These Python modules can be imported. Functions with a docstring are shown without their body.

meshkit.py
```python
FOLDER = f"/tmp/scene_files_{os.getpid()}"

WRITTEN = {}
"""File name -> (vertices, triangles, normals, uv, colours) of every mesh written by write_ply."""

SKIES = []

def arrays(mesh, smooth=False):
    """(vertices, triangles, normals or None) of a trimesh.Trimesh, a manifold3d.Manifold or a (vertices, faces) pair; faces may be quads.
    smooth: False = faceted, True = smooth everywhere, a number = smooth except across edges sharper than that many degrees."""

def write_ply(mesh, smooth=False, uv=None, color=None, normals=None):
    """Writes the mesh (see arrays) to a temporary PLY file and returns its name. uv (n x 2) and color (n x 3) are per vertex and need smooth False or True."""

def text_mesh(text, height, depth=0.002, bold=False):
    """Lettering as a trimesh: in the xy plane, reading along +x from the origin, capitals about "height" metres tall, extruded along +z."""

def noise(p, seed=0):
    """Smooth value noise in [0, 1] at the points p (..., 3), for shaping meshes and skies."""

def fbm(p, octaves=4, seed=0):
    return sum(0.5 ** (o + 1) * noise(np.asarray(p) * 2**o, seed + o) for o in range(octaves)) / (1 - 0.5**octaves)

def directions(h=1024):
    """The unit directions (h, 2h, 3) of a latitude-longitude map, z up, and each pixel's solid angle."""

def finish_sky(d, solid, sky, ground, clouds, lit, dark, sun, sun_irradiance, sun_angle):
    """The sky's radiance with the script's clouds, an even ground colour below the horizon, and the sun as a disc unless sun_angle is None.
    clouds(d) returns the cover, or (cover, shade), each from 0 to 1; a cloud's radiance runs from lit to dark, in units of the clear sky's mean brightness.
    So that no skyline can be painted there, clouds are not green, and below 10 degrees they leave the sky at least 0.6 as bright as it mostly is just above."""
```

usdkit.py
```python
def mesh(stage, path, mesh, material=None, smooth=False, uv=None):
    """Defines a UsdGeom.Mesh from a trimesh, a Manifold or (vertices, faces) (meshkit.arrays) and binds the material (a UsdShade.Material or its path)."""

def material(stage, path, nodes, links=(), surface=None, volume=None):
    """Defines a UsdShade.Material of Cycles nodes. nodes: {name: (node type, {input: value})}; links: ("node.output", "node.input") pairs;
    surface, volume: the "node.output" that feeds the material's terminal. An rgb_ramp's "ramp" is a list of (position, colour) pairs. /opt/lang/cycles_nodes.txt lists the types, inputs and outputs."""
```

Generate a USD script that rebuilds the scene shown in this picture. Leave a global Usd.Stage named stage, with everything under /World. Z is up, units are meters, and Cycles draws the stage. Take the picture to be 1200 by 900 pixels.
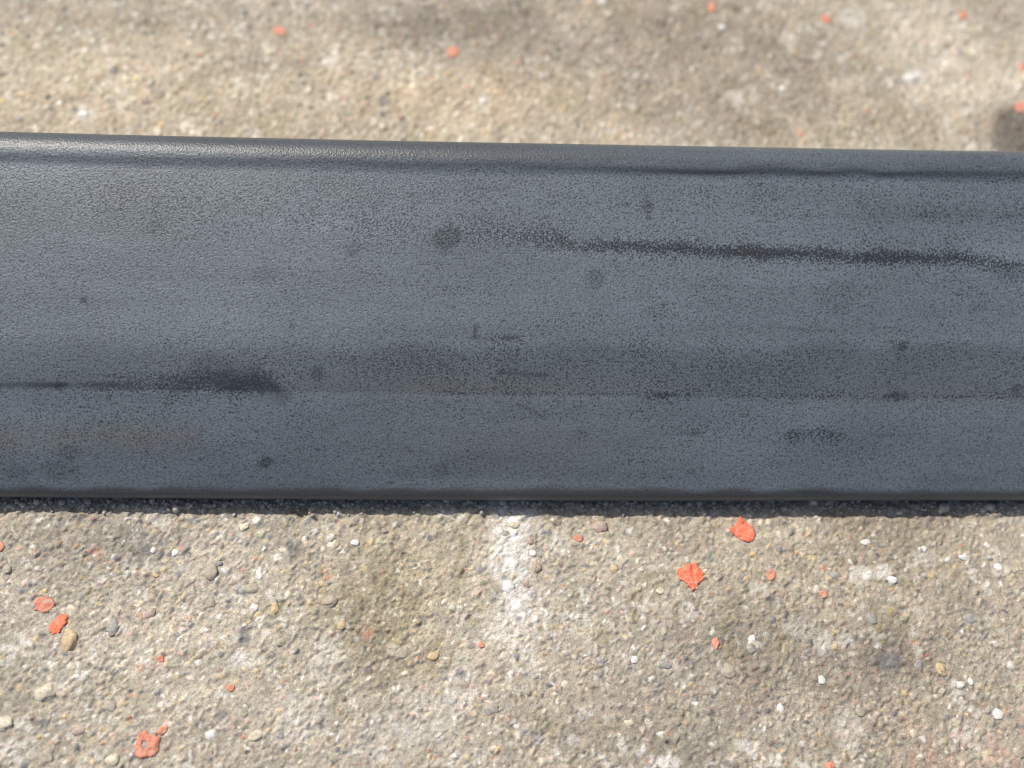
import math
import numpy as np
import trimesh
import usdkit
from meshkit import fbm
from pxr import Gf, Sdf, Usd, UsdGeom, UsdLux, UsdShade, Vt
from scipy.ndimage import gaussian_filter, map_coordinates
from scipy.spatial import Delaunay, cKDTree
from shapely.geometry import Point, Polygon
from shapely import contains_xy

stage = Usd.Stage.CreateInMemory()
UsdGeom.SetStageUpAxis(stage, UsdGeom.Tokens.z)
UsdGeom.SetStageMetersPerUnit(stage, 1.0)
UsdGeom.Xform.Define(stage, "/World")
UsdGeom.Scope.Define(stage, "/World/Looks")
R = math.radians

# ------------------------------------------------------------------ camera, sky, sun, exposure
CAM_Y, CAM_Z, CAM_YAW, CAM_ROLL, CAM_PITCH = -0.11774783, 0.26551814, -0.04629105, 0.00857918, R(22)
FOCAL = 0.96                                   # focal length / picture width
EXPOSURE = 0.15
SUN_DIR = np.array([-0.43, 0.46, 0.78])         # towards the sun: behind the strip, to the left
SUN_INTENSITY = 1.1
SKY_STRENGTH = 0.10

SUN_DIR = SUN_DIR / np.linalg.norm(SUN_DIR)


def rotation(axis, a):
    return trimesh.transformations.rotation_matrix(a, axis)[:3, :3]


CAM_R = rotation([1, 0, 0], CAM_PITCH) @ rotation([0, 1, 0], CAM_YAW) @ rotation([0, 0, 1], CAM_ROLL)
CAM_C = np.array([0.0, CAM_Y, CAM_Z])


def place(prim, rot, loc):
    m = np.eye(4)
    m[:3, :3], m[:3, 3] = rot, loc
    UsdGeom.Xformable(prim).AddTransformOp().Set(Gf.Matrix4d(*m.T.ravel().tolist()))


camera = UsdGeom.Camera.Define(stage, "/World/camera")
camera.CreateHorizontalApertureAttr(5.8)
camera.CreateVerticalApertureAttr(5.8 * 0.75)
camera.CreateFocalLengthAttr(5.8 * FOCAL)
camera.CreateFStopAttr(0.75)
camera.CreateFocusDistanceAttr(0.260)
camera.CreateClippingRangeAttr((0.01, 100.0))
camera.CreateExposureAttr(EXPOSURE)
place(camera, CAM_R, CAM_C)

az, el = math.atan2(SUN_DIR[0], SUN_DIR[1]), math.asin(SUN_DIR[2])
sky_mat = usdkit.material(stage, "/World/Looks/sky", {
    "t": ("sky_texture", {"sky_type": "single_scattering", "sun_disc": False, "sun_elevation": el, "sun_rotation": az, "air_density": 1.0, "aerosol_density": 3.5}),
    "b": ("background_shader", {"strength": SKY_STRENGTH})}, [("t.color", "b.color")], surface="b.background")
dome = UsdLux.DomeLight.Define(stage, "/World/sky")
UsdShade.MaterialBindingAPI.Apply(dome.GetPrim()).Bind(sky_mat)
dome.GetPrim().SetCustomDataByKey("kind", "structure")
dome.GetPrim().SetCustomDataByKey("label", "clear blue daylight sky above the pavement")

sun = UsdLux.DistantLight.Define(stage, "/World/sun")
sun.CreateNormalizeAttr(True)
sun.CreateIntensityAttr(SUN_INTENSITY)
sun.CreateAngleAttr(0.53)
sun.CreateColorAttr(Gf.Vec3f(1.0, 0.95, 0.87))
zx = SUN_DIR
xx = np.cross([0, 0, 1.0], zx); xx /= np.linalg.norm(xx)
place(sun, np.stack([xx, np.cross(zx, xx), zx], 1), [0, 0, 2.0])


# ------------------------------------------------------------------ helpers
def project(p):
    """Where points stand in the photograph (1200 x 900), used to lay the worn marks and lip shade seen there onto the real surfaces."""
    q = (np.asarray(p) - CAM_C) @ CAM_R
    return 600 + 1200 * FOCAL * q[..., 0] / -q[..., 2], 450 - 1200 * FOCAL * q[..., 1] / -q[..., 2]


def at(px, py, z=0.0):
    """The point of the level z that the photograph shows at a pixel."""
    px, py = np.broadcast_arrays(np.asarray(px, float), np.asarray(py, float))
    d = np.stack([(px - 600) / 1200 / FOCAL, (450 - py) / 1200 / FOCAL, -np.ones_like(px)], -1) @ CAM_R.T
    return CAM_C + d * ((z - CAM_C[2]) / d[..., 2])[..., None]


used = {}


def numbered(path):
    n = used.get(path, 0)
    used[path] = n + 1
    return path if n == 0 else f"{path}_{n:03d}"


def tag(prim, label=None, category=None, group=None, kind=None):
    prim = prim.GetPrim() if hasattr(prim, "GetPrim") else prim
    for k, v in dict(label=label, category=category, group=group, kind=kind).items():
        if v:
            prim.SetCustomDataByKey(k, v)
    return prim


def raw_mesh(path, v, f, material, normals=None, colors=None):
    m = UsdGeom.Mesh.Define(stage, path)
    m.CreatePointsAttr(Vt.Vec3fArray.FromNumpy(np.ascontiguousarray(v, np.float32)))
    m.CreateFaceVertexCountsAttr(Vt.IntArray.FromNumpy(np.full(len(f), f.shape[1], np.int32)))
    m.CreateFaceVertexIndicesAttr(Vt.IntArray.FromNumpy(np.ascontiguousarray(f, np.int32).ravel()))
    m.CreateSubdivisionSchemeAttr("none")
    if normals is not None:
        m.CreateNormalsAttr(Vt.Vec3fArray.FromNumpy(np.ascontiguousarray(normals, np.float32)))
        m.SetNormalsInterpolation("vertex")
    for name, c in (colors or {}).items():
        UsdGeom.PrimvarsAPI(m).CreatePrimvar(name, Sdf.ValueTypeNames.Color3fArray, "vertex").Set(Vt.Vec3fArray.FromNumpy(np.ascontiguousarray(c, np.float32)))
    UsdShade.MaterialBindingAPI.Apply(m.GetPrim()).Bind(material)
    return m


def grid_faces(nr, nc):
    i = (np.arange(nr - 1)[:, None] * nc + np.arange(nc - 1)).ravel()
    return np.stack([i, i + 1, i + nc + 1, i + nc], 1)


def smoothstep(a, b, x):
    t = np.clip((x - a) / (b - a), 0, 1)
    return t * t * (3 - 2 * t)


# ------------------------------------------------------------------ materials
def plastic():
    n = {
        "pos": ("texture_coordinate", {}),
        "map": ("mapping", {"scale": (1.0, 1.0, 1.0)}),
        "long": ("mapping", {"scale": (0.22, 1.0, 1.0)}),
        "grain": ("noise_texture", {"scale": 1850.0, "detail": 2.0, "roughness": 0.55, "distortion": 0.12}),
        "fine": ("noise_texture", {"scale": 4200.0, "detail": 1.5, "roughness": 0.6}),
        "cloud": ("noise_texture", {"scale": 55.0, "detail": 5.0, "roughness": 0.6}),
        "wear_shade": ("attribute", {"attribute": "wear_shade"}),
        "w": ("separate_color", {"color_type": "rgb"}),
        # where the pits of the grain keep the dark plastic
        "thr": ("map_range", {"from_min": 0.0, "from_max": 1.0, "to_min": 0.27, "to_max": 0.66}),
        "dif": ("math", {"math_type": "subtract"}),
        "pit": ("map_range", {"from_min": -0.12, "from_max": 0.11, "to_min": 0.0, "to_max": 1.0, "clamp": True}),
        "bloom": ("rgb_ramp", {"ramp": [(0.26, (0.085, 0.102, 0.118)), (0.5, (0.104, 0.125, 0.144)), (0.74, (0.127, 0.151, 0.172))]}),
        "gv": ("map_range", {"from_min": 0.3, "from_max": 0.7, "to_min": 0.62, "to_max": 1.32, "clamp": True}),
        "gvc": ("combine_color", {"color_type": "rgb"}),
        "b1": ("mix", {"mix_type": "multiply", "fac": 1.0}),
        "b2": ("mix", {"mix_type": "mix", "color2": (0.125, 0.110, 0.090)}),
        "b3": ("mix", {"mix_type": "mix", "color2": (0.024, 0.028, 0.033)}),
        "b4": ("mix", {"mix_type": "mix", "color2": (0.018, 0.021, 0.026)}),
        "rg": ("map_range", {"from_min": 0.3, "from_max": 0.7, "to_min": 0.53, "to_max": 0.43, "clamp": True}),
        "rub": ("math", {"math_type": "multiply_add", "value2": -0.13}),
        "hsum": ("math", {"math_type": "multiply_add", "value2": 0.30}),
        "bmp": ("bump", {"strength": 0.75, "distance": 0.00018}),
        "p": ("principled_bsdf", {"specular_ior_level": 0.48}),
    }
    l = [("pos.object", "map.vector")] + [("map.vector", f"{k}.vector") for k in ("grain", "fine")] + [("pos.object", "long.vector"), ("long.vector", "cloud.vector"),
        ("wear_shade.color", "w.color"), ("w.r", "thr.value"), ("thr.result", "dif.value1"), ("grain.fac", "dif.value2"), ("dif.value", "pit.value"),
        ("cloud.fac", "bloom.fac"), ("grain.fac", "gv.value"), ("gv.result", "gvc.r"), ("gv.result", "gvc.g"), ("gv.result", "gvc.b"),
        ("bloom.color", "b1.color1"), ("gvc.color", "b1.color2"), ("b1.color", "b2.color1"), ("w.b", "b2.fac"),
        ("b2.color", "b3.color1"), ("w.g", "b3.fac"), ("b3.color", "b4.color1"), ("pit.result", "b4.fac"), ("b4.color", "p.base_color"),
        ("grain.fac", "rg.value"), ("w.g", "rub.value1"), ("rg.result", "rub.value3"), ("rub.value", "p.roughness"),
        ("fine.fac", "hsum.value1"), ("grain.fac", "hsum.value3"), ("hsum.value", "bmp.height"), ("bmp.normal", "p.normal")]
    return usdkit.material(stage, "/World/Looks/grey_grained_plastic", n, l, surface="p.BSDF")


def concrete():
    n = {
        "a": ("attribute", {"attribute": "albedo"}),
        "g": ("geometry", {}),
        "n1": ("noise_texture", {"scale": 2600.0, "detail": 3.0, "roughness": 0.65}),
        "v1": ("map_range", {"from_min": 0.3, "from_max": 0.7, "to_min": 0.60, "to_max": 1.42, "clamp": True}),
        "vc": ("combine_color", {"color_type": "rgb"}),
        "m": ("mix", {"mix_type": "multiply", "fac": 1.0}),
        "vr": ("voronoi_texture", {"feature": "f1", "scale": 700.0}),
        "vs": ("separate_color", {"color_type": "rgb"}),
        "rr": ("map_range", {"from_min": 0.80, "from_max": 0.98, "to_min": 0.85, "to_max": 0.28, "clamp": True}),
        "b": ("bump", {"strength": 0.8, "distance": 0.00018}),
        "p": ("principled_bsdf", {"specular_ior_level": 0.4}),
    }
    l = [("g.position", "n1.vector"), ("g.position", "vr.vector"), ("n1.fac", "v1.value"), ("v1.result", "vc.r"), ("v1.result", "vc.g"), ("v1.result", "vc.b"),
         ("a.color", "m.color1"), ("vc.color", "m.color2"), ("m.color", "p.base_color"), ("vr.color", "vs.color"), ("vs.r", "rr.value"), ("rr.result", "p.roughness"),
         ("n1.fac", "b.height"), ("b.normal", "p.normal")]
    return usdkit.material(stage, "/World/Looks/weathered_concrete", n, l, surface="p.BSDF")


def mottled(name, dark, light, rough=0.6, scale=1400.0, bump=0.00015):
    n = {
        "g": ("geometry", {}),
        "n": ("noise_texture", {"scale": scale, "detail": 3.0, "roughness": 0.6}),
        "r": ("rgb_ramp", {"ramp": [(0.32, dark), (0.66, light)]}),
        "b": ("bump", {"strength": 0.7, "distance": bump}),
        "p": ("principled_bsdf", {"roughness": rough, "specular_ior_level": 0.45}),
    }
    l = [("g.position", "n.vector"), ("n.fac", "r.fac"), ("r.color", "p.base_color"), ("n.fac", "b.height"), ("b.normal", "p.normal")]
    return usdkit.material(stage, f"/World/Looks/{name}", n, l, surface="p.BSDF")


M_PLASTIC, M_CONCRETE = plastic(), concrete()
PEBBLE = {
    "white": mottled("white_quartz", (0.50, 0.48, 0.445), (0.70, 0.68, 0.64), 0.45),
    "cream": mottled("cream_pebble", (0.38, 0.335, 0.25), (0.58, 0.52, 0.41), 0.5),
    "ochre": mottled("ochre_pebble", (0.34, 0.25, 0.14), (0.50, 0.39, 0.24), 0.55),
    "grey": mottled("grey_pebble", (0.20, 0.19, 0.18), (0.34, 0.32, 0.29), 0.6),
    "dark": mottled("dark_pebble", (0.09, 0.09, 0.09), (0.19, 0.18, 0.17), 0.55),
    "tan": mottled("tan_pebble", (0.25, 0.215, 0.165), (0.38, 0.335, 0.265), 0.65),
    "pink": mottled("pink_pebble", (0.29, 0.22, 0.18), (0.41, 0.32, 0.265), 0.6),
    "red": mottled("red_pebble", (0.42, 0.14, 0.09), (0.58, 0.24, 0.15), 0.65),
}
def paint(name, dark, light, dust, rough):
    n = {
        "g": ("geometry", {}),
        "n": ("noise_texture", {"scale": 1500.0, "detail": 4.0, "roughness": 0.65}),
        "d": ("noise_texture", {"scale": 620.0, "detail": 5.0, "roughness": 0.7}),
        "r": ("rgb_ramp", {"ramp": [(0.32, dark), (0.66, light)]}),
        "k": ("map_range", {"from_min": 0.52, "from_max": 0.70, "to_min": 0.0, "to_max": dust, "clamp": True}),
        "m": ("mix", {"mix_type": "mix", "color2": (0.36, 0.31, 0.25)}),
        "b": ("bump", {"strength": 0.8, "distance": 0.0003}),
        "p": ("principled_bsdf", {"roughness": rough, "specular_ior_level": 0.35}),
    }
    l = [("g.position", "n.vector"), ("g.position", "d.vector"), ("n.fac", "r.fac"), ("d.fac", "k.value"), ("k.result", "m.fac"), ("r.color", "m.color1"),
         ("m.color", "p.base_color"), ("n.fac", "b.height"), ("b.normal", "p.normal")]
    return usdkit.material(stage, f"/World/Looks/{name}", n, l, surface="p.BSDF")


ORANGE = paint("orange_paint", (0.62, 0.115, 0.055), (0.82, 0.225, 0.125), 0.75, 0.65)
ORANGE_FADED = paint("faded_orange_paint", (0.42, 0.18, 0.12), (0.68, 0.24, 0.155), 1.2, 0.7)
ORANGE_DUSTY = paint("dusty_orange_paint", (0.44, 0.20, 0.13), (0.68, 0.255, 0.165), 1.0, 0.65)

# ------------------------------------------------------------------ the ground's relief and colour, on a raster of 0.25 mm
rng = np.random.default_rng(11)
X0, X1, Y0, Y1, D = -0.180, 0.225, -0.135, 0.165, 0.00025
NX, NY = int(round((X1 - X0) / D)), int(round((Y1 - Y0) / D))
gx, gy = np.meshgrid(X0 + np.arange(NX) * D, Y0 + np.arange(NY) * D)


def field(sigma_m, seed):
    s = sigma_m / D
    k = max(1, int(s / 4))
    a = gaussian_filter(np.random.default_rng(seed).standard_normal((NY // k + 3, NX // k + 3)), s / k, mode="reflect")
    a /= a.std()
    if k > 1:
        yy, xx_ = np.meshgrid(np.arange(NY) / k, np.arange(NX) / k, indexing="ij")
        a = map_coordinates(a, [yy, xx_], order=1)
    return a[:NY, :NX]


NG = 230_000
g_xy = np.stack([rng.uniform(X0, X1, NG), rng.uniform(Y0, Y1, NG)], 1)
g_r = np.clip(rng.lognormal(np.log(0.00036), 0.42, NG), 0.00020, 0.0014)
g_z = rng.normal(0, 0.00020, NG) - 0.45 * g_r
g_el = rng.uniform(0.6, 1.0, NG)
g_an = rng.uniform(0, np.pi, NG)
tree = cKDTree(g_xy)
pts = np.stack([gx.ravel(), gy.ravel()], 1)
pts_w = pts + np.stack([field(0.00045, 1).ravel(), field(0.00045, 2).ravel()], 1) * 0.00024
_, near = tree.query(pts_w, k=6, workers=-1)
best = np.full(len(pts), -1.0)
owner = np.zeros(len(pts), int)
for k in range(6):
    j = near[:, k]
    d = pts_w - g_xy[j]
    c, s = np.cos(g_an[j]), np.sin(g_an[j])
    q = ((d[:, 0] * c + d[:, 1] * s) ** 2 + ((d[:, 1] * c - d[:, 0] * s) / g_el[j]) ** 2) / g_r[j] ** 2
    h = g_z[j] + g_r[j] * np.where(q < 1, np.sqrt(np.maximum(1 - q, 0)), 1 - q)
    m = h > best
    best[m], owner[m] = h[m], j[m]
best, owner = best.reshape(NY, NX), owner.reshape(NY, NX)
paste = -0.00013 + 0.00010 * field(0.0015, 3) + 0.00006 * field(0.0005, 4)
soft = gaussian_filter(np.maximum(best, paste), 0.7)
HEIGHT = soft * 0.78 + 0.00022 * field(0.010, 5) + 0.00013 * field(0.0035, 6) + 0.00006 * field(0.00045, 7) + 0.000026 * field(0.00025, 9)
pits = smoothstep(2.1, 2.9, field(0.0009, 8)) * 0.0004
HEIGHT = HEIGHT - pits
HEIGHT = HEIGHT + 0.00022 * np.exp(-0.5 * ((gy + 0.0500) / 0.0028) ** 2) * field(0.0007, 10)
HEIGHT -= HEIGHT.mean()
on_grain = smoothstep(-0.00008, 0.00008, best - paste)

# colours: every grain of sand has its own tint
g_c = np.tile([0.335, 0.297, 0.237], (NG, 1)) * np.exp(rng.normal(0, 0.17, NG))[:, None] * np.exp(rng.normal(0, 0.035, (NG, 3)))
pick = rng.uniform(0, 1, NG)
for lo, hi, col in ((0, .032, (.66, .64, .59)), (.045, .085, (.13, .13, .135)), (.085, .125, (.48, .37, .21)), (.125, .155, (.43, .29, .23)),
                    (.155, .175, (.56, .50, .40)), (.175, .179, (.50, .20, .13)), (.182, .23, (.22, .22, .22)), (.23, .27, (.26, .20, .14))):
    m = (pick >= lo) & (pick < hi)
    g_c[m] = np.array(col) * np.exp(rng.normal(0, 0.12, m.sum()))[:, None]
mortar = np.array([0.325, 0.289, 0.232]) * np.exp(0.10 * field(0.0012, 21) + 0.05 * field(0.0004, 22))[..., None]
ALB = mortar + (g_c[owner] - mortar) * (on_grain * 0.85)[..., None]
ALB *= np.exp(0.075 * field(0.012, 23) + 0.045 * field(0.004, 24))[..., None]
lich = smoothstep(0.9, 2.2, field(0.003, 25) + 0.5 * field(0.001, 26))
ALB = ALB * (1 - 0.35 * lich[..., None]) + np.array([0.23, 0.21, 0.13]) * 0.35 * lich[..., None]
pale = smoothstep(1.3, 2.4, 0.55 * field(0.0028, 27) + 1.0 * field(0.0006, 28))
ALB += (np.array([0.60, 0.58, 0.53]) - ALB) * (0.55 * pale)[..., None]
ALB *= (1 - 0.35 * smoothstep(0, 0.0006, pits))[..., None]

# stains and pale runs that the slab has, where the photograph shows them
PU, PV = project(np.stack([gx, gy, np.zeros_like(gx)], -1))
w1, w2 = field(0.006, 31), field(0.002, 32)


def blob(cx, cy, rx, ry, rot=0.0, soft_=0.5, wob=0.25):
    c, s = math.cos(rot), math.sin(rot)
    dx, dy = PU - cx, PV - cy
    q = np.sqrt(((dx * c + dy * s) / rx) ** 2 + ((dy * c - dx * s) / ry) ** 2) + wob * (0.6 * w1 + 0.4 * w2)
    return 1 - smoothstep(1 - soft_, 1 + soft_, q)


def tint(mask, col, amount):
    global ALB
    ALB = ALB + (np.array(col) - ALB) * (mask * amount)[..., None]


def scale(mask, mul):
    global ALB
    ALB = ALB * (1 + (np.asarray(mul, float) - 1) * mask[..., None])


for args, mul in [((590, 40, 150, 38, .05, .7), (.76, .76, .77)), ((850, 90, 230, 78, .25, .6, .15), (.77, .755, .745)), ((700, 15, 420, 26, 0, .7), (.90, .89, .88)),
                  ((1090, 50, 130, 70, .25, .6), (1.16, 1.17, 1.18)), ((180, 110, 330, 60, .05, .9), (1.10, 1.07, 1.0)), ((560, 115, 150, 45, .1, .8), (1.10, 1.06, 1.0)),
                  ((60, 15, 260, 26, 0, .8), (.90, .90, .90)), ((1185, 158, 26, 40, 0, .3, .12), (.42, .42, .44)), ((1060, 150, 130, 25, 0, .8), (.90, .89, .86)),
                  ((480, 680, 90, 80, .2, .8), (.90, .88, .80)), ((440, 730, 70, 60, 0, .8), (.86, .85, .80)), ((1030, 770, 230, 130, .4, .9), (.82, .80, .78)), ((600, 60, 1500, 160, 0, .3, .05), (1.06, 1.05, 1.03)),
                  ((1080, 650, 150, 60, .2, .9), (.88, .87, .85)), ((880, 650, 160, 60, .1, .9), (1.08, 1.08, 1.05)), ((620, 830, 170, 60, .1, .9), (.92, .91, .90)),
                  ((60, 850, 160, 70, .1, .9), (.93, .93, .92)), ((160, 640, 40, 26, .4, .8), (.74, .76, .78)), ((345, 645, 8, 14, .3, .5), (.60, .62, .62)),
                  ((1040, 765, 26, 30, .3, .8), (.72, .72, .74)), ((540, 655, 9, 30, .1, .6), (.68, .68, .60)), ((355, 600, 14, 8, 0, .6), (.6, .55, .45))]:
    scale(blob(*args), mul)
GRN2 = smoothstep(-0.1, 0.9, field(0.0007, 35) + 0.6 * field(0.0003, 36))
GRN = 0.45 + 0.55 * smoothstep(-0.3, 0.9, field(0.0008, 33) + 0.5 * field(0.0004, 34))
run = GRN * (1 - smoothstep(10, 31, np.abs(PU - 603 - 5 * np.sin(PV / 37.0)) + 5 * w2)) * smoothstep(570, 585, PV) * (1 - smoothstep(700, 790, PV + 18 * w1))
tint(run * (0.55 + 0.45 * smoothstep(-.8, .8, w2)), (0.74, 0.725, 0.69), 0.98)
for cx, cy, rx, ry, am in [(285, 773, 20, 12, .75), (360, 838, 26, 30, .45), (385, 770, 22, 26, .35), (583, 735, 26, 18, .5), (545, 800, 16, 26, .5), (500, 830, 30, 22, .3), (450, 870, 50, 20, .25), (1011, 674, 11, 8, .75),
                           (1036, 669, 10, 8, .7), (988, 751, 8, 8, .7), (967, 752, 9, 13, .75), (870, 872, 14, 10, .6), (1070, 90, 15, 9, .85), (100, 133, 9, 9, .6), (1082, 655, 14, 8, .5), (1170, 668, 14, 9, .5), (995, 858, 12, 18, .5),
                           (785, 893, 12, 6, .8), (165, 765, 12, 10, .4), (1005, 20, 14, 10, .6), (860, 110, 12, 5, .6), (315, 62, 7, 9, .6), (565, 120, 7, 10, .5), (655, 640, 10, 14, .4), (940, 735, 16, 12, .4)]:
    tint(blob(cx, cy, rx, ry, 0, .5, .35) * GRN, (0.68, 0.66, 0.62), 0.75 * am)
for cx, cy, rx, ry, am in [(1150, 875, 100, 34, .22), (1195, 840, 22, 34, .22), (175, 775, 22, 9, .4), (430, 740, 5, 8, .5), (112, 655, 10, 10, .35), (383, 664, 9, 8, .45), (1050, 590, 10, 5, .3), (945, 627, 10, 6, .3), (155, 720, 10, 9, .4), (28, 718, 4.5, 4.5, .6), (93, 716, 4.5, 4.5, .6), (193, 619, 4.5, 4.5, .6), (292, 611, 4.5, 4.5, .6), (558, 637, 4.5, 4.5, .6), (537, 752, 4.5, 4.5, .6), (1070, 659, 4.5, 4.5, .6), (1072, 751, 4.5, 4.5, .6), (660, 807, 4.5, 4.5, .6), (605, 70, 4.5, 4.5, .6), (488, 145, 4.5, 4.5, .6), (508, 155, 4.5, 4.5, .6), (231, 131, 4.5, 4.5, .6), (314, 152, 4.5, 4.5, .6), (173, 776, 4.5, 4.5, .6)]:
    tint(blob(cx, cy, rx, ry, 0, .6, .4) * GRN2, (0.50, 0.235, 0.165), am)
for cx, cy, w_, h_ in [(170, 645, 14, 11), (285, 745, 15, 22), (340, 642, 9, 19), (260, 838, 18, 16), (50, 848, 18, 14), (541, 790, 12, 10), (627, 863, 10, 12), (592, 677, 10, 8), (608, 725, 11, 9), (684, 716, 11, 8), (903, 703, 11, 8), (1043, 777, 24, 22), (820, 762, 14, 14), (89, 128, 8, 7), (448, 118, 14, 12), (134, 82, 10, 8)]:
    tint(blob(cx, cy, w_ / 2, h_ / 2, 0, .5, .35), (0.13, 0.13, 0.13), .72)
ALB = np.clip(ALB, 0.03, 0.82)


def sample(a, x, y):
    return map_coordinates(a, [(np.asarray(y) - Y0) / D, (np.asarray(x) - X0) / D], order=1, mode="mirror")


def spread(lo, hi, step_lo, far, first):
    """Even steps between lo and hi, growing steps from there out to far."""
    core = np.arange(lo, hi, step_lo)
    out, s = [], first
    p = hi
    while p < far:
        out.append(p)
        p += s
        s *= 1.10
    return core, np.array(out)


cx, outx = spread(-0.168, 0.208, 0.00030, 0.9, 0.0009)
xs = np.concatenate([(-outx + 0.208 - 0.168)[::-1], cx, outx])
o_hi = spread(0, 0.158, 1, 0.9, 0.0009)[1]
o_lo = -(spread(0, 0.126, 1, 0.9, 0.0009)[1])[::-1]
ys = np.concatenate([o_lo, np.arange(-0.1258, -0.036, 0.00028), np.arange(-0.036, 0.066, 0.0012), np.arange(0.066, 0.158, 0.00048), o_hi])
mx, my = np.meshgrid(xs, ys)
mz = sample(HEIGHT, mx, my)
ground = UsdGeom.Xform.Define(stage, "/World/ground")
tag(ground, "sunlit weathered concrete paving with exposed sand grains and small pebbles", kind="structure")
gv = np.stack([mx, my, mz], -1)
tx, ty = np.gradient(gv, axis=1), np.gradient(gv, axis=0)
gn = np.cross(tx, ty)
gn /= np.linalg.norm(gn, axis=-1, keepdims=True)
ga = np.stack([sample(ALB[..., k], mx, my) for k in range(3)], -1)
raw_mesh("/World/ground/concrete_surface", gv.reshape(-1, 3), grid_faces(len(ys), len(xs)), M_CONCRETE, gn.reshape(-1, 3), {"albedo": ga.reshape(-1, 3)})

# ------------------------------------------------------------------ the strip: one moulded profile run along x
SEGS = [(1.6, 185, 160, 6), (7.0, 160, 42, 26), (3.0, 42, 37, 8), (23, 37, 30, 46), (1.2, 30, 26.5, 4), (13, 26.5, 22, 26), (2, 22, 20, 5), (44, 20, 15.5, 88),
        (1.6, 15.5, 27, 8), (1.2, 27, 27, 5), (15.2, 27, -95, 47), (16, -95, -91, 10)]
pp, th = [(0.0, 0.0)], [185.0]
for L, a, b, n in SEGS:
    for i in range(n):
        t = a + (b - a) * (i + 0.5) / n
        pp.append((pp[-1][0] + L / n * math.cos(R(t)), pp[-1][1] + L / n * math.sin(R(t))))
        th.append(a + (b - a) * (i + 1) / n)
pp, th = np.array(pp) / 1000, np.radians(th)
pp[:, 0] -= (pp[:, 0].min() + pp[:, 0].max()) / 2
pp[:, 1] += 0.0012 - pp[:, 1].min()
pn = np.stack([-np.sin(th), np.cos(th)], 1)
sx = np.concatenate([-np.linspace(0.42, 0.16, 60)[:-1], np.arange(-0.16, 0.19, 0.0005), np.linspace(0.19, 0.45, 60)])
bow = lambda x: -0.00045 * (1 - (x / 0.14) ** 2) * (np.abs(x) < 0.3)     # the strip lies very slightly bowed
sv = np.stack([np.broadcast_to(sx, (len(pp), len(sx))), pp[:, :1] + bow(sx)[None], np.broadcast_to(pp[:, 1:], (len(pp), len(sx)))], -1)
sn = np.stack([np.zeros((len(pp), len(sx))), np.broadcast_to(pn[:, :1], (len(pp), len(sx))), np.broadcast_to(pn[:, 1:], (len(pp), len(sx)))], -1)

# worn marks and painted lip shade: r = grain pits that stay dark, g = smooth dark rub marks, darker edges and lip shade, b = brownish film and lip ground bounce
U, V = project(sv)
rw = np.random.default_rng(5)


def streak(sig_u, sig_v, seed):
    a = np.random.default_rng(seed).standard_normal(U.shape)
    a = gaussian_filter(a, (sig_v, sig_u))
    return a / a.std()


def g(d, s):
    return np.exp(-0.5 * (d / s) ** 2)


def path(us, vs):
    return np.interp(U, us, vs)


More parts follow.
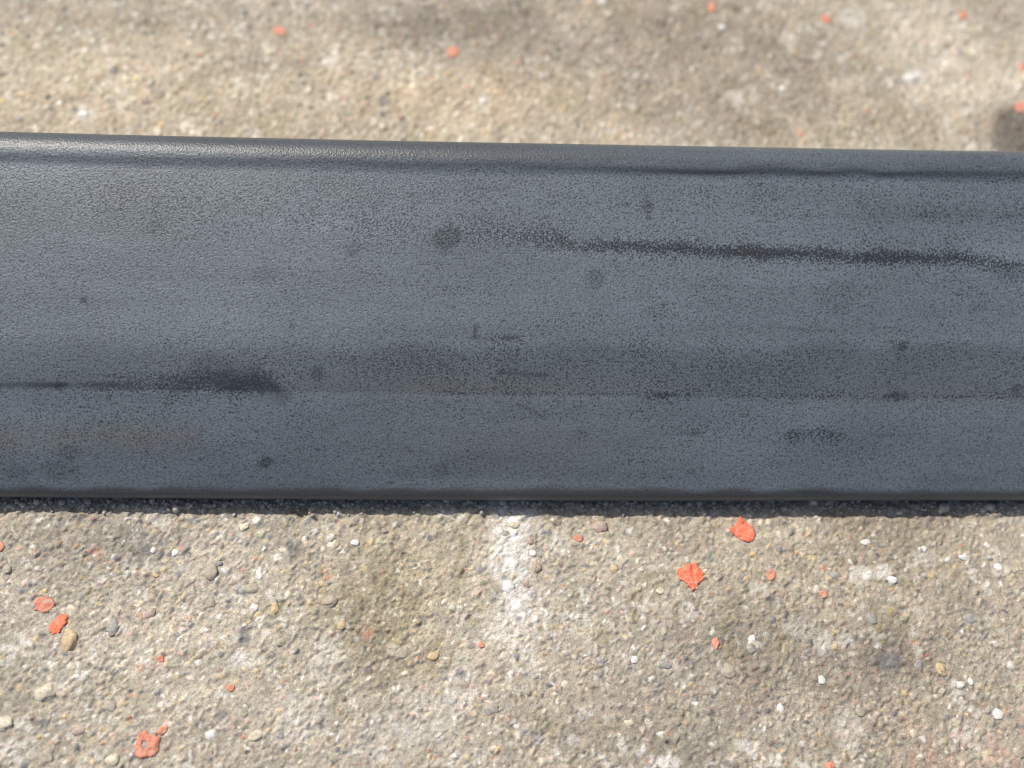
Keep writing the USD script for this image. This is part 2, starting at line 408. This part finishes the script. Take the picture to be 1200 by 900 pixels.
n_small, n_long, n_fine, n_mid = streak(6, 5, 1), streak(60, 3, 2), streak(2, 1.5, 3), streak(14, 10, 4)
pit = 0.10 + 0.045 * n_small + 0.02 * n_long + 0.015 * n_mid
la = path([150, 400, 530, 700, 900, 1200], [240, 262, 271, 285, 295, 309])
sa = path([0, 150, 400, 520, 600, 700, 1000, 1120, 1200], [0.04, 0.10, 0.22, .30, .50, .92, 1.0, .80, .60])
pit += sa * 0.74 * g(V - la + 1.6 * n_small + 0.7 * n_mid, path([0, 400, 700, 1200], [20, 13, 6.0, 5.6])) * (0.88 + 0.12 * n_mid)
pit += sa * 0.20 * g(V - la - 5, 16)
pit += 0.15 * g(V - path([0, 1200], [222, 245]), 24)
lb = path([0, 330, 600, 900, 1200], [455, 459, 463, 466, 467])
pit += 0.17 * smoothstep(398, 412, V + 5 * n_small) * (1 - smoothstep(-2, 2, V - lb)) * path([0, 100, 350, 900, 1200], [.3, .5, 1, 1, .6])
pit += 0.24 * g(V - lb + 1, 2.0) * path([0, 300, 600, 1200], [.2, .6, 1, .9]) * (0.7 + 0.3 * n_small)
pit += 0.34 * g(V - 505 + 5 * n_small, 9) * smoothstep(780, 800, U) * (1 - smoothstep(960, 1010, U)) * (0.6 + 0.6 * n_mid)
pit += 0.08 * g(V - 430, 13) * g(U - 600, 130) + 0.08 * g(V - 440, 6) * g(U - 620, 40)
pit += 0.50 * g(V - 450, 11) * smoothstep(60, 230, U) * (1 - smoothstep(308, 345, U - 0.7 * (V - 448)))
pit += 0.12 * g(V - 515, 14) * (1 - smoothstep(225, 250, U))
pit *= 1 - 0.55 * smoothstep(545, 575, V)
drk = 0.28 * smoothstep(398, 416, V + 4 * n_mid) * (1 - smoothstep(-3, 3, V - lb)) * path([0, 100, 350, 1200], [.3, .5, 1, .9])
drk += 0.05 * np.maximum(n_long, 0) + 0.04 * np.maximum(n_mid, 0)
roll = path([0, 400, 800, 1200], [184, 190, 199, 204])
drk += path([0, 300, 700, 900, 1200], [.34, .40, .62, .90, 1.0]) * g(V - roll + 0.8 * n_small, 3.4) * (0.9 + 0.18 * n_long)  # smooth dark line along the groove below the rolled edge
drk += 0.52 * g(V - path([150, 300, 335], [443, 446, 464]), path([150, 230, 300, 335], [5, 7, 11, 6])) * smoothstep(170, 280, U) * (1 - smoothstep(314, 338, U - 0.7 * (V - 448) + 5 * n_small))
drk += 0.5 * g(V - 451, 2.6) * (1 - smoothstep(180, 240, U)) * (0.7 + 0.3 * n_small)
drk += 0.30 * g(V - 253, 3) * smoothstep(760, 1000, U) * 0.6 * (0.6 + 0.4 * n_small)
for cx_, cy_, rx_, ry_, am in [(527, 282, 17, 16, .55), (415, 292, 10, 9, .45), (758, 241, 8, 9, .55), (700, 326, 11, 10, .45), (1057, 407, 8, 6, .75), (310, 542, 10, 6.5, .85), (67, 452, 11, 7, .6),
                               (82, 530, 13, 10, .42), (70, 550, 18, 8, .4), (372, 437, 7, 7, .45), (97, 351, 4, 4, .75), (97, 337, 3, 3, .6), (103, 350, 10, 8, .2), (985, 350, 28, 20, .25), (1190, 455, 6, 5, .5), (1052, 464, 16, 6, .55),
                               (342, 382, 5, 6, .5), (315, 322, 22, 16, .28), (518, 550, 12, 9, .3), (810, 553, 6, 3.5, .55), (815, 507, 6, 5, .4), (600, 395, 18, 6, .4), (770, 365, 14, 12, .3), (1145, 360, 14, 10, .3),
                               (680, 508, 9, 6, .3), (185, 265, 12, 14, .3), (930, 512, 9, 9, .45), (1010, 525, 12, 5, .35), (440, 245, 4, 8, .3), (1180, 320, 20, 10, .4), (895, 300, 12, 5, .3), (250, 430, 26, 10, .25), (1085, 365, 25, 12, .15),
                               (20, 553, 14, 9, .28), (700, 370, 8, 6, .25), (1010, 240, 6, 5, .2), (475, 555, 8, 5, .2), (960, 575, 40, 6, .2), (1100, 560, 45, 8, .2)]:
    q = np.sqrt(((U - cx_) / rx_) ** 2 + ((V - cy_) / ry_) ** 2) + 0.20 * n_small + 0.12 * n_fine + 0.12 * n_mid
    drk += 0.62 * am * (1 - smoothstep(0.50, 1.30, q))
    pit += 0.36 * am * (1 - smoothstep(0.60, 1.45, q))
def scratch(u0, v0, u1, v1, w, am):
    d = np.array([u1 - u0, v1 - v0], float)
    t = np.clip(((U - u0) * d[0] + (V - v0) * d[1]) / (d @ d), 0, 1)
    return am * g(np.hypot(U - u0 - t * d[0], V - v0 - t * d[1]), w)
drk += scratch(557, 382, 557, 396, 1.3, .75) + scratch(606, 473, 640, 491, 1.1, .5) + scratch(556, 396, 580, 398, 1.3, .3) + scratch(900, 383, 960, 388, 1.2, .25) + scratch(585, 437, 640, 440, 1.4, .5)
# darker and smoother along the rolled edge
rr = V - path([0, 400, 800, 1200], [153.5, 164, 172.5, 177.5])
drk += (1 - smoothstep(14, 26, rr + 1.5 * n_mid)) * path([0, 500, 900, 1200], [.72, .66, .45, .40])
lip_shade = smoothstep(568, 576, V - path([0, 600, 1200], [0, 1.5, 3]) + 1.2 * n_small)
drk += 0.72 * lip_shade  # shade on the down-turned lip, painted into the colour
brn = 0.40 * lip_shade + 0.46 * g(V - path([0, 250], [514, 512]), 11) * (1 - smoothstep(226, 250, U + 4 * n_small)) * (0.7 + 0.2 * n_small)  # lip brown is painted ground bounce; the left band is brownish film
brn += 0.25 * g(V - 452, 10) * g(U - 560, 140) + 0.16 * g(V - 520, 35) * g(U - 620, 130) + 0.15 * g(V - 460, 14) * g(U - 1100, 120)
wob = 0.00006 * streak(90, 12, 41) + 0.000018 * streak(14, 8, 42) + 0.000010 * streak(5, 4, 43)
sv = sv + sn * (wob * smoothstep(0, 12, np.arange(len(pp)))[:, None])[..., None]
sn = np.cross(np.gradient(sv, axis=1), np.gradient(sv, axis=0))
sn /= np.linalg.norm(sn, axis=-1, keepdims=True)
wear_shade = np.clip(np.stack([pit, drk, brn], -1), 0, 1)

strip = UsdGeom.Xform.Define(stage, "/World/plastic_strip")
tag(strip, "long dark grey grained plastic strip lying across the sunlit concrete, scuffed and streaked", "plastic strip")
ends = np.cumsum([0] + [s[3] for s in SEGS])
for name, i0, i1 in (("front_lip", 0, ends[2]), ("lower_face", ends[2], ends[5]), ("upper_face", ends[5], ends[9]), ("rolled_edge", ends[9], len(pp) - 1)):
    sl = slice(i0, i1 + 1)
    raw_mesh(f"/World/plastic_strip/{name}", sv[sl].reshape(-1, 3), grid_faces(i1 - i0 + 1, len(sx)), M_PLASTIC, sn[sl].reshape(-1, 3), {"wear_shade": wear_shade[sl].reshape(-1, 3)})
# the underside, set back below the lip, and the two cut ends
outline = np.vstack([pp[::-1], [[-0.033, 0.0010], [-0.031, 0.0006], [pp[-1, 0] - 0.0004, 0.0006]]])
under = np.vstack([[pp[-1]], [[pp[-1, 0] - 0.0004, 0.0006], [-0.031, 0.0006], [-0.033, 0.0010]], [pp[0]]])
uv = np.stack([np.broadcast_to(sx[[0, -1]], (5, 2)), np.broadcast_to(under[:, :1], (5, 2)), np.broadcast_to(under[:, 1:], (5, 2))], -1)
cap = trimesh.creation.triangulate_polygon(Polygon(outline), engine="earcut")
cap_v = np.concatenate([np.column_stack([np.full(len(cap[0]), x), cap[0]]) for x in (sx[0], sx[-1])])
cap_f = np.vstack([cap[1], cap[1] + len(cap[0])])
_cu, _ci = np.unique(cap_f, return_inverse=True)
cap_v, cap_f = cap_v[_cu], _ci.reshape(-1, 3)
uf = grid_faces(5, 2)
uf = np.vstack([uf[:, [0, 1, 2]], uf[:, [0, 2, 3]]])
bv = np.vstack([uv.reshape(-1, 3), cap_v])
raw_mesh("/World/plastic_strip/underside", bv, np.vstack([uf, cap_f + 10]), M_PLASTIC, None, {"wear_shade": np.tile([0.2, 0.3, 0.0], (len(bv), 1))})


# ------------------------------------------------------------------ pebbles set in the concrete: parts of the ground
def pebble(x, y, rx, ry, kind, seed, rot=None, rise=0.42, flat=0.55):
    r_ = np.random.default_rng(seed)
    m = trimesh.creation.icosphere(subdivisions=2)
    v = m.vertices.copy()
    v *= (1 + 0.95 * (fbm(v * 1.7 + r_.uniform(0, 50, 3), 3, seed) - 0.5))[:, None]
    v[:, 2] = np.sign(v[:, 2]) * np.abs(v[:, 2]) ** 0.85
    rz = min(rx, ry) * flat
    v *= [rx, ry, rz]
    a = r_.uniform(0, np.pi) if rot is None else rot
    c, s = math.cos(a), math.sin(a)
    v = v @ np.array([[c, s, 0], [-s, c, 0], [0, 0, 1.0]])
    tilt = rotation([r_.normal(), r_.normal(), 0.01], r_.normal(0, 0.12))
    v = v @ tilt.T + [x, y, float(np.percentile(sample(HEIGHT, x + np.array([-1, 1, 0, 0, 0]) * rx, y + np.array([0, 0, 0, -1, 1]) * ry), 60)) - rz + 2 * rz * rise]
    usdkit.mesh(stage, numbered("/World/ground/pebble"), (v, m.faces), PEBBLE[kind], smooth=True)


PXM = 0.000232                                  # metres on the ground per pixel of the photograph, about
for i, (px, py, w, h, rot, kind) in enumerate([
        (82, 752, 17, 24, -.3, "ochre"), (54, 812, 27, 19, .5, "cream"), (4, 848, 26, 17, 0, "cream"), (131, 892, 17, 13, .5, "cream"), (322, 713, 9, 15, 0, "ochre"), (176, 719, 17, 10, .7, "pink"), (133, 735, 14, 19, 0, "grey"),
        (596, 688, 14, 13, 0, "white"), (603, 615, 13, 9, 0, "cream"), (625, 648, 9, 9, 0, "white"), (626, 658, 8, 7, 0, "cream"), (622, 632, 10, 13, 0, "pink"), (702, 617, 19, 14, 0, "pink"), (774, 693, 10, 9, 0, "cream"),
        (720, 667, 10, 9, 0, "ochre"), (295, 689, 17, 11, 0, "tan"), (247, 669, 16, 22, .2, "tan"), (304, 672, 8, 16, .2, "white"), (298, 712, 9, 10, 0, "white"), (180, 645, 7, 7, 0, "white"), (204, 648, 12, 8, 0, "white"),
        (416, 636, 10, 8, 0, "white"), (963, 797, 9, 10, 0, "white"), (915, 831, 9, 12, .2, "white"), (881, 749, 9, 10, 0, "white"), (1170, 837, 13, 12, 0, "white"), (1125, 802, 10, 9, 0, "white"), (1137, 799, 8, 8, 0, "white"),
        (737, 847, 11, 9, 0, "cream"), (743, 773, 9, 8, 0, "white"), (715, 798, 10, 9, 0, "pink"), (300, 862, 16, 11, .5, "cream"), (55, 885, 15, 18, .2, "tan"), (248, 861, 13, 12, 0, "white"), (170, 645, 14, 11, 0, "dark"),
        (285, 745, 15, 22, .3, "dark"), (340, 642, 9, 19, -.2, "dark"), (260, 838, 18, 16, 0, "dark"), (50, 848, 18, 14, .4, "dark"), (541, 790, 12, 10, 0, "dark"), (575, 832, 15, 12, 0, "grey"), (627, 863, 10, 12, 0, "dark"),
        (592, 677, 10, 8, 0, "dark"), (608, 725, 11, 9, 0, "dark"), (562, 668, 9, 12, 0, "grey"), (684, 716, 11, 8, 0, "dark"), (903, 703, 11, 8, 0, "dark"), (978, 674, 16, 9, 0, "grey"), (1043, 777, 24, 22, .3, "dark"),
        (880, 760, 12, 12, 0, "grey"), (820, 762, 14, 14, 0, "dark"), (1103, 785, 13, 15, 0, "ochre"), (704, 774, 14, 10, 0, "grey"), (470, 765, 18, 13, .4, "tan"), (576, 830, 18, 12, 0, "tan"), (385, 704, 20, 15, .2, "tan"),
        (255, 660, 10, 8, 0, "grey"), (925, 623, 11, 10, 0, "tan"), (1045, 680, 14, 9, 0, "white"), (1082, 643, 11, 8, 0, "white"), (1130, 652, 12, 10, 0, "white"), (1015, 635, 12, 8, 0, "white"), (1170, 664, 12, 9, 0, "white"),
        (98, 134, 14, 12, 0, "white"), (917, 103, 10, 9, 0, "white"), (846, 33, 11, 9, 0, "white"), (706, 2, 10, 8, 0, "white"), (1068, 91, 20, 12, 0, "white"), (89, 129, 10, 9, 0, "dark"), (448, 118, 14, 12, 0, "dark"), (478, 83, 9, 8, 0, "ochre"),
        (707, 147, 10, 8, 0, "cream"), (375, 84, 8, 8, 0, "ochre"), (448, 148, 10, 10, 0, "cream"), (285, 13, 12, 10, 0, "grey"), (134, 82, 10, 8, 0, "dark"), (58, 126, 9, 8, 0, "grey"), (566, 119, 10, 8, 0, "white"), (315, 62, 12, 10, 0, "cream")]):
    if kind == 'dark':
        continue
    p = at(px, py)
    k = (1.0 if py > 500 else 1.18)
    pebble(p[0], p[1], w * PXM * k / 2, h * PXM * k / 2, kind, 100 + i, rot, rise=0.34 if kind in ("white", "cream", "ochre") else 0.30)
kinds = ["tan"] * 12 + ["grey"] * 4 + ["cream"] * 2 + ["pink"] * 3 + ["ochre"]
taken, made, tries = [], 0, 0
while made < 70 and tries < 6000:
    tries += 1
    low = rw.uniform() < 0.68
    p = at(rw.uniform(5, 1195), rw.uniform(612, 896) if low else rw.uniform(4, 150))
    if any((p[0] - a) ** 2 + (p[1] - b) ** 2 < 0.0042 ** 2 for a, b in taken):
        continue
    taken.append((p[0], p[1]))
    r_ = rw.uniform(0.00115, 0.0019)
    pebble(p[0], p[1], r_, r_ * rw.uniform(0.6, 0.95), kinds[rw.integers(len(kinds))], 1000 + made, rise=rw.uniform(0.22, 0.34), flat=0.45)
    made += 1


# ------------------------------------------------------------------ orange flakes lying on the concrete
def flake(outline_px, label, mat=None, hole=None, crease=None, thick=0.00030, seed=0, rough_edge=0.16):
    r_ = np.random.default_rng(seed)
    o = at(*np.array(outline_px, float).T)[:, :2]
    poly = Polygon(o).buffer(0)
    if hole is not None:
        poly = poly.difference(Polygon(at(*np.array(hole, float).T)[:, :2]).buffer(0.00008))
    poly = poly.buffer(0.00012).buffer(-0.00010)
    if poly.geom_type != "Polygon":
        poly = max(poly.geoms, key=lambda a: a.area)
    step = max(0.00016, math.sqrt(poly.area / 900))
    loops = []
    for ring in [poly.exterior, *poly.interiors]:
        n = max(10, int(ring.length / step))
        q = np.array([ring.interpolate(t, normalized=True).coords[0] for t in np.arange(n) / n])
        cen = q.mean(0)
        q = cen + (q - cen) * (1 + gaussian_filter(r_.normal(0, rough_edge * 0.5, n), 1.0, mode='wrap') + rough_edge * 0.5 * np.sin(np.arange(n) / n * 2 * np.pi * r_.integers(5, 9) + r_.uniform(0, 6)) * 0.5)[:, None]
        loops.append(q)
    poly2 = Polygon(loops[0], [q for q in loops[1:]]).buffer(0)
    if poly2.geom_type != "Polygon":
        poly2 = max(poly2.geoms, key=lambda a: a.area)
    loops = []
    for ring in [poly2.exterior, *poly2.interiors]:
        n = max(10, int(ring.length / step))
        loops.append(np.array([ring.interpolate(t, normalized=True).coords[0] for t in np.arange(n) / n]))
    x0, y0, x1, y1 = poly2.bounds
    ix, iy = np.meshgrid(np.arange(x0, x1, step), np.arange(y0, y1, step))
    ins = np.stack([ix.ravel(), iy.ravel()], 1) + r_.normal(0, step * 0.15, (ix.size, 2))
    inner = poly2.buffer(-step * 0.55)
    if not inner.is_empty:
        ins = ins[contains_xy(inner, ins[:, 0], ins[:, 1])]
    else:
        ins = ins[:0]
    v2 = np.vstack(loops + [ins])
    tri = Delaunay(v2).simplices
    cen = v2[tri].mean(1)
    tri = tri[contains_xy(poly2, cen[:, 0], cen[:, 1])]
    a = v2[tri]
    cr = (a[:, 1, 0] - a[:, 0, 0]) * (a[:, 2, 1] - a[:, 0, 1]) - (a[:, 1, 1] - a[:, 0, 1]) * (a[:, 2, 0] - a[:, 0, 0])
    tri[cr < 0] = tri[cr < 0][:, ::-1]
    edge = np.array([poly2.exterior.distance(Point(p)) for p in v2])
    for ring in poly2.interiors:
        edge = np.minimum(edge, [ring.distance(Point(p)) for p in v2])
    h = thick * (0.45 + 0.55 * np.clip(edge / 0.0005, 0, 1) ** 0.5) + thick * 1.7 * (fbm(np.column_stack([v2 / 0.0011, np.zeros(len(v2))]), 3, seed) - 0.5)
    if crease is not None:
        (u0, v0), (u1, v1) = crease
        a0, a1 = at(u0, v0)[:2], at(u1, v1)[:2]
        dd = a1 - a0
        t = np.clip(((v2 - a0) @ dd) / (dd @ dd), 0, 1)
        h -= thick * 1.3 * np.exp(-0.5 * (np.linalg.norm(v2 - a0 - t[:, None] * dd, axis=1) / 0.00028) ** 2)
    base = sample(gaussian_filter(HEIGHT, 2.0) if seed < 0 else HEIGHT_S, v2[:, 0], v2[:, 1])
    top = np.column_stack([v2, base + h + 0.00010])
    bot = np.column_stack([v2, base - 0.00080])
    n = len(v2)
    e = np.sort(np.vstack([tri[:, [0, 1]], tri[:, [1, 2]], tri[:, [2, 0]]]), 1)
    directed = np.vstack([tri[:, [0, 1]], tri[:, [1, 2]], tri[:, [2, 0]]])
    _, inv, cnt = np.unique(e, axis=0, return_inverse=True, return_counts=True)
    b = directed[cnt[inv.ravel()] == 1]
    side = np.vstack([np.column_stack([b[:, 1], b[:, 0], b[:, 0] + n]), np.column_stack([b[:, 1], b[:, 0] + n, b[:, 1] + n])])
    f = np.vstack([tri, tri[:, ::-1] + n, side])
    m = usdkit.mesh(stage, numbered("/World/orange_flake"), (np.vstack([top, bot]), f), mat or ORANGE, smooth=55)
    tag(m, label, "orange flake", "orange flakes on the concrete")


HEIGHT_S = gaussian_filter(HEIGHT, 1.6)
z1 = lambda ox, oy, s, q: [(ox + a / s, oy + b / s) for a, b in q]
flake(z1(840, 590, 10, [(280, 150), (330, 180), (380, 240), (440, 285), (458, 370), (432, 420), (372, 458), (320, 440), (250, 405), (172, 352), (158, 290), (230, 240), (256, 190)]),
      "large bright orange flake with a pointed top, just below the strip's front edge", seed=1)
flake(z1(770, 640, 10, [(395, 200), (455, 195), (505, 260), (545, 320), (537, 400), (475, 455), (455, 500), (412, 512), (350, 470), (330, 415), (262, 392), (235, 320), (238, 270), (290, 240), (340, 215)]),
      "large orange flake split by a dark crease, lower left of the pointed one", crease=((811, 668), (816, 688)), seed=2)
flake(z1(130, 830, 12, [(440, 330), (540, 352), (640, 370), (690, 425), (684, 500), (672, 600), (622, 662), (520, 692), (450, 710), (352, 682), (338, 560), (368, 450), (388, 370)]),
      "faded orange flake shaped like a ring with a small hole, near the bottom left", ORANGE_FADED, hole=z1(130, 830, 12, [(455, 455), (500, 470), (520, 520), (505, 555), (460, 560), (435, 510)]), seed=3)
flake(z1(130, 830, 12, [(690, 280), (740, 250), (800, 270), (790, 330), (735, 372), (690, 385), (660, 350)]), "small faded orange flake touching the ring-shaped flake's upper right", ORANGE_FADED, seed=4)
flake(z1(0, 690, 10, [(730, 300), (800, 318), (804, 380), (752, 455), (705, 522), (640, 542), (598, 500), (588, 440), (640, 380), (680, 340)]),
      "bright orange oval flake next to the yellow pebble at the far left", seed=5)
flake(z1(0, 690, 10, [(450, 112), (560, 90), (610, 110), (655, 180), (600, 250), (530, 292), (470, 272), (400, 250), (440, 200), (418, 150)]),
      "faded patchy orange flake just above the bright oval one, far left", ORANGE_FADED, seed=6, thick=0.0002)


def dot(px, py, w, h, label, seed, mat=None):
    r_ = np.random.default_rng(seed)
    a = np.linspace(0, 2 * np.pi, 11)[:-1]
    k = 1 + r_.normal(0, 0.16, 10)
    flake([(px + w / 2 * math.cos(t) * q, py + h / 2 * math.sin(t) * q) for t, q in zip(a, k)], label, mat, seed=seed, thick=0.00024, rough_edge=0.05)


for i, (px, py, w, h, label, mat) in enumerate([
        (904, 674, 13, 13, "small round orange flake right of the creased flake", None),
        (966, 696, 10, 10, "tiny orange flake at right, lower right of the small round one", ORANGE_FADED),
        (838, 754, 10, 13, "small orange flake alone, below the creased flake", None),
        (678, 631, 10, 9, "tiny orange flake right of the white mineral run", ORANGE_FADED),
        (1, 640, 8, 12, "orange flake at the left picture edge just below the strip", None),
        (270, 806, 10, 9, "tiny orange flake below the pale patch, bottom left quarter", None),
        (188, 772, 8, 8, "small faint orange flake above the ring-shaped flake", ORANGE_FADED),
        (564, 756, 8, 9, "tiny orange flake below the white mineral run", None),
        (972, 897, 12, 9, "orange flake cut by the bottom picture edge", None),
        (327, 36, 15, 13, "orange flake behind the strip, upper left", None),
        (531, 62, 13, 13, "bright orange flake behind the strip, top middle", None),
        (834, 8, 10, 12, "orange flake at the top picture edge, right of the middle", None),
        (968, 23, 12, 10, "faint orange flake behind the strip, upper right", ORANGE_FADED),
        (1129, 19, 9, 9, "tiny orange flake in the pale top right area", ORANGE_FADED),
        (1196, 125, 13, 11, "orange flake at the right picture edge above the dark stain", None),
        (1199, 79, 8, 10, "faint orange fleck at the right picture edge, above the other flake there", ORANGE_FADED)]):
    dot(px, py, w, h, label, 40 + i, mat or ORANGE_DUSTY)


# ------------------------------------------------------------------ loose grit gathered in the gap under the front lip
rg_ = np.random.default_rng(77)
base = trimesh.creation.icosphere(subdivisions=1)
gvs, gfs, n0 = [], [], 0
for _ in range(3800):
    x = rg_.uniform(-0.17, 0.20)
    clump = 0.5 + 0.5 * math.sin(x * 410 + 2 * math.sin(x * 133))
    if rg_.uniform() > 0.45 + 0.55 * clump:
        continue
    y = -0.0466 + rg_.normal(0, 0.0012)
    rad = rg_.lognormal(math.log(0.00031), 0.42)
    v = base.vertices * (1 + 0.9 * (fbm(base.vertices * 1.7 + rg_.uniform(0, 90, 3), 2, 3) - 0.5))[:, None] * rad * rg_.uniform(0.7, 1.15, 3)
    z = float(sample(HEIGHT, [x], [y])[0]) + rad * rg_.uniform(0.2, 0.7)
    gvs.append(v + [x, y, z]); gfs.append(base.faces + n0); n0 += len(v)
M_GRIT = mottled("loose_grit", (0.20, 0.185, 0.165), (0.50, 0.46, 0.40), 0.7, 700.0)
tag(usdkit.mesh(stage, "/World/loose_grit", (np.vstack(gvs), np.vstack(gfs)), M_GRIT, smooth=40),
    "loose grit gathered in the shadow under the strip's front edge", "grit", kind="stuff")
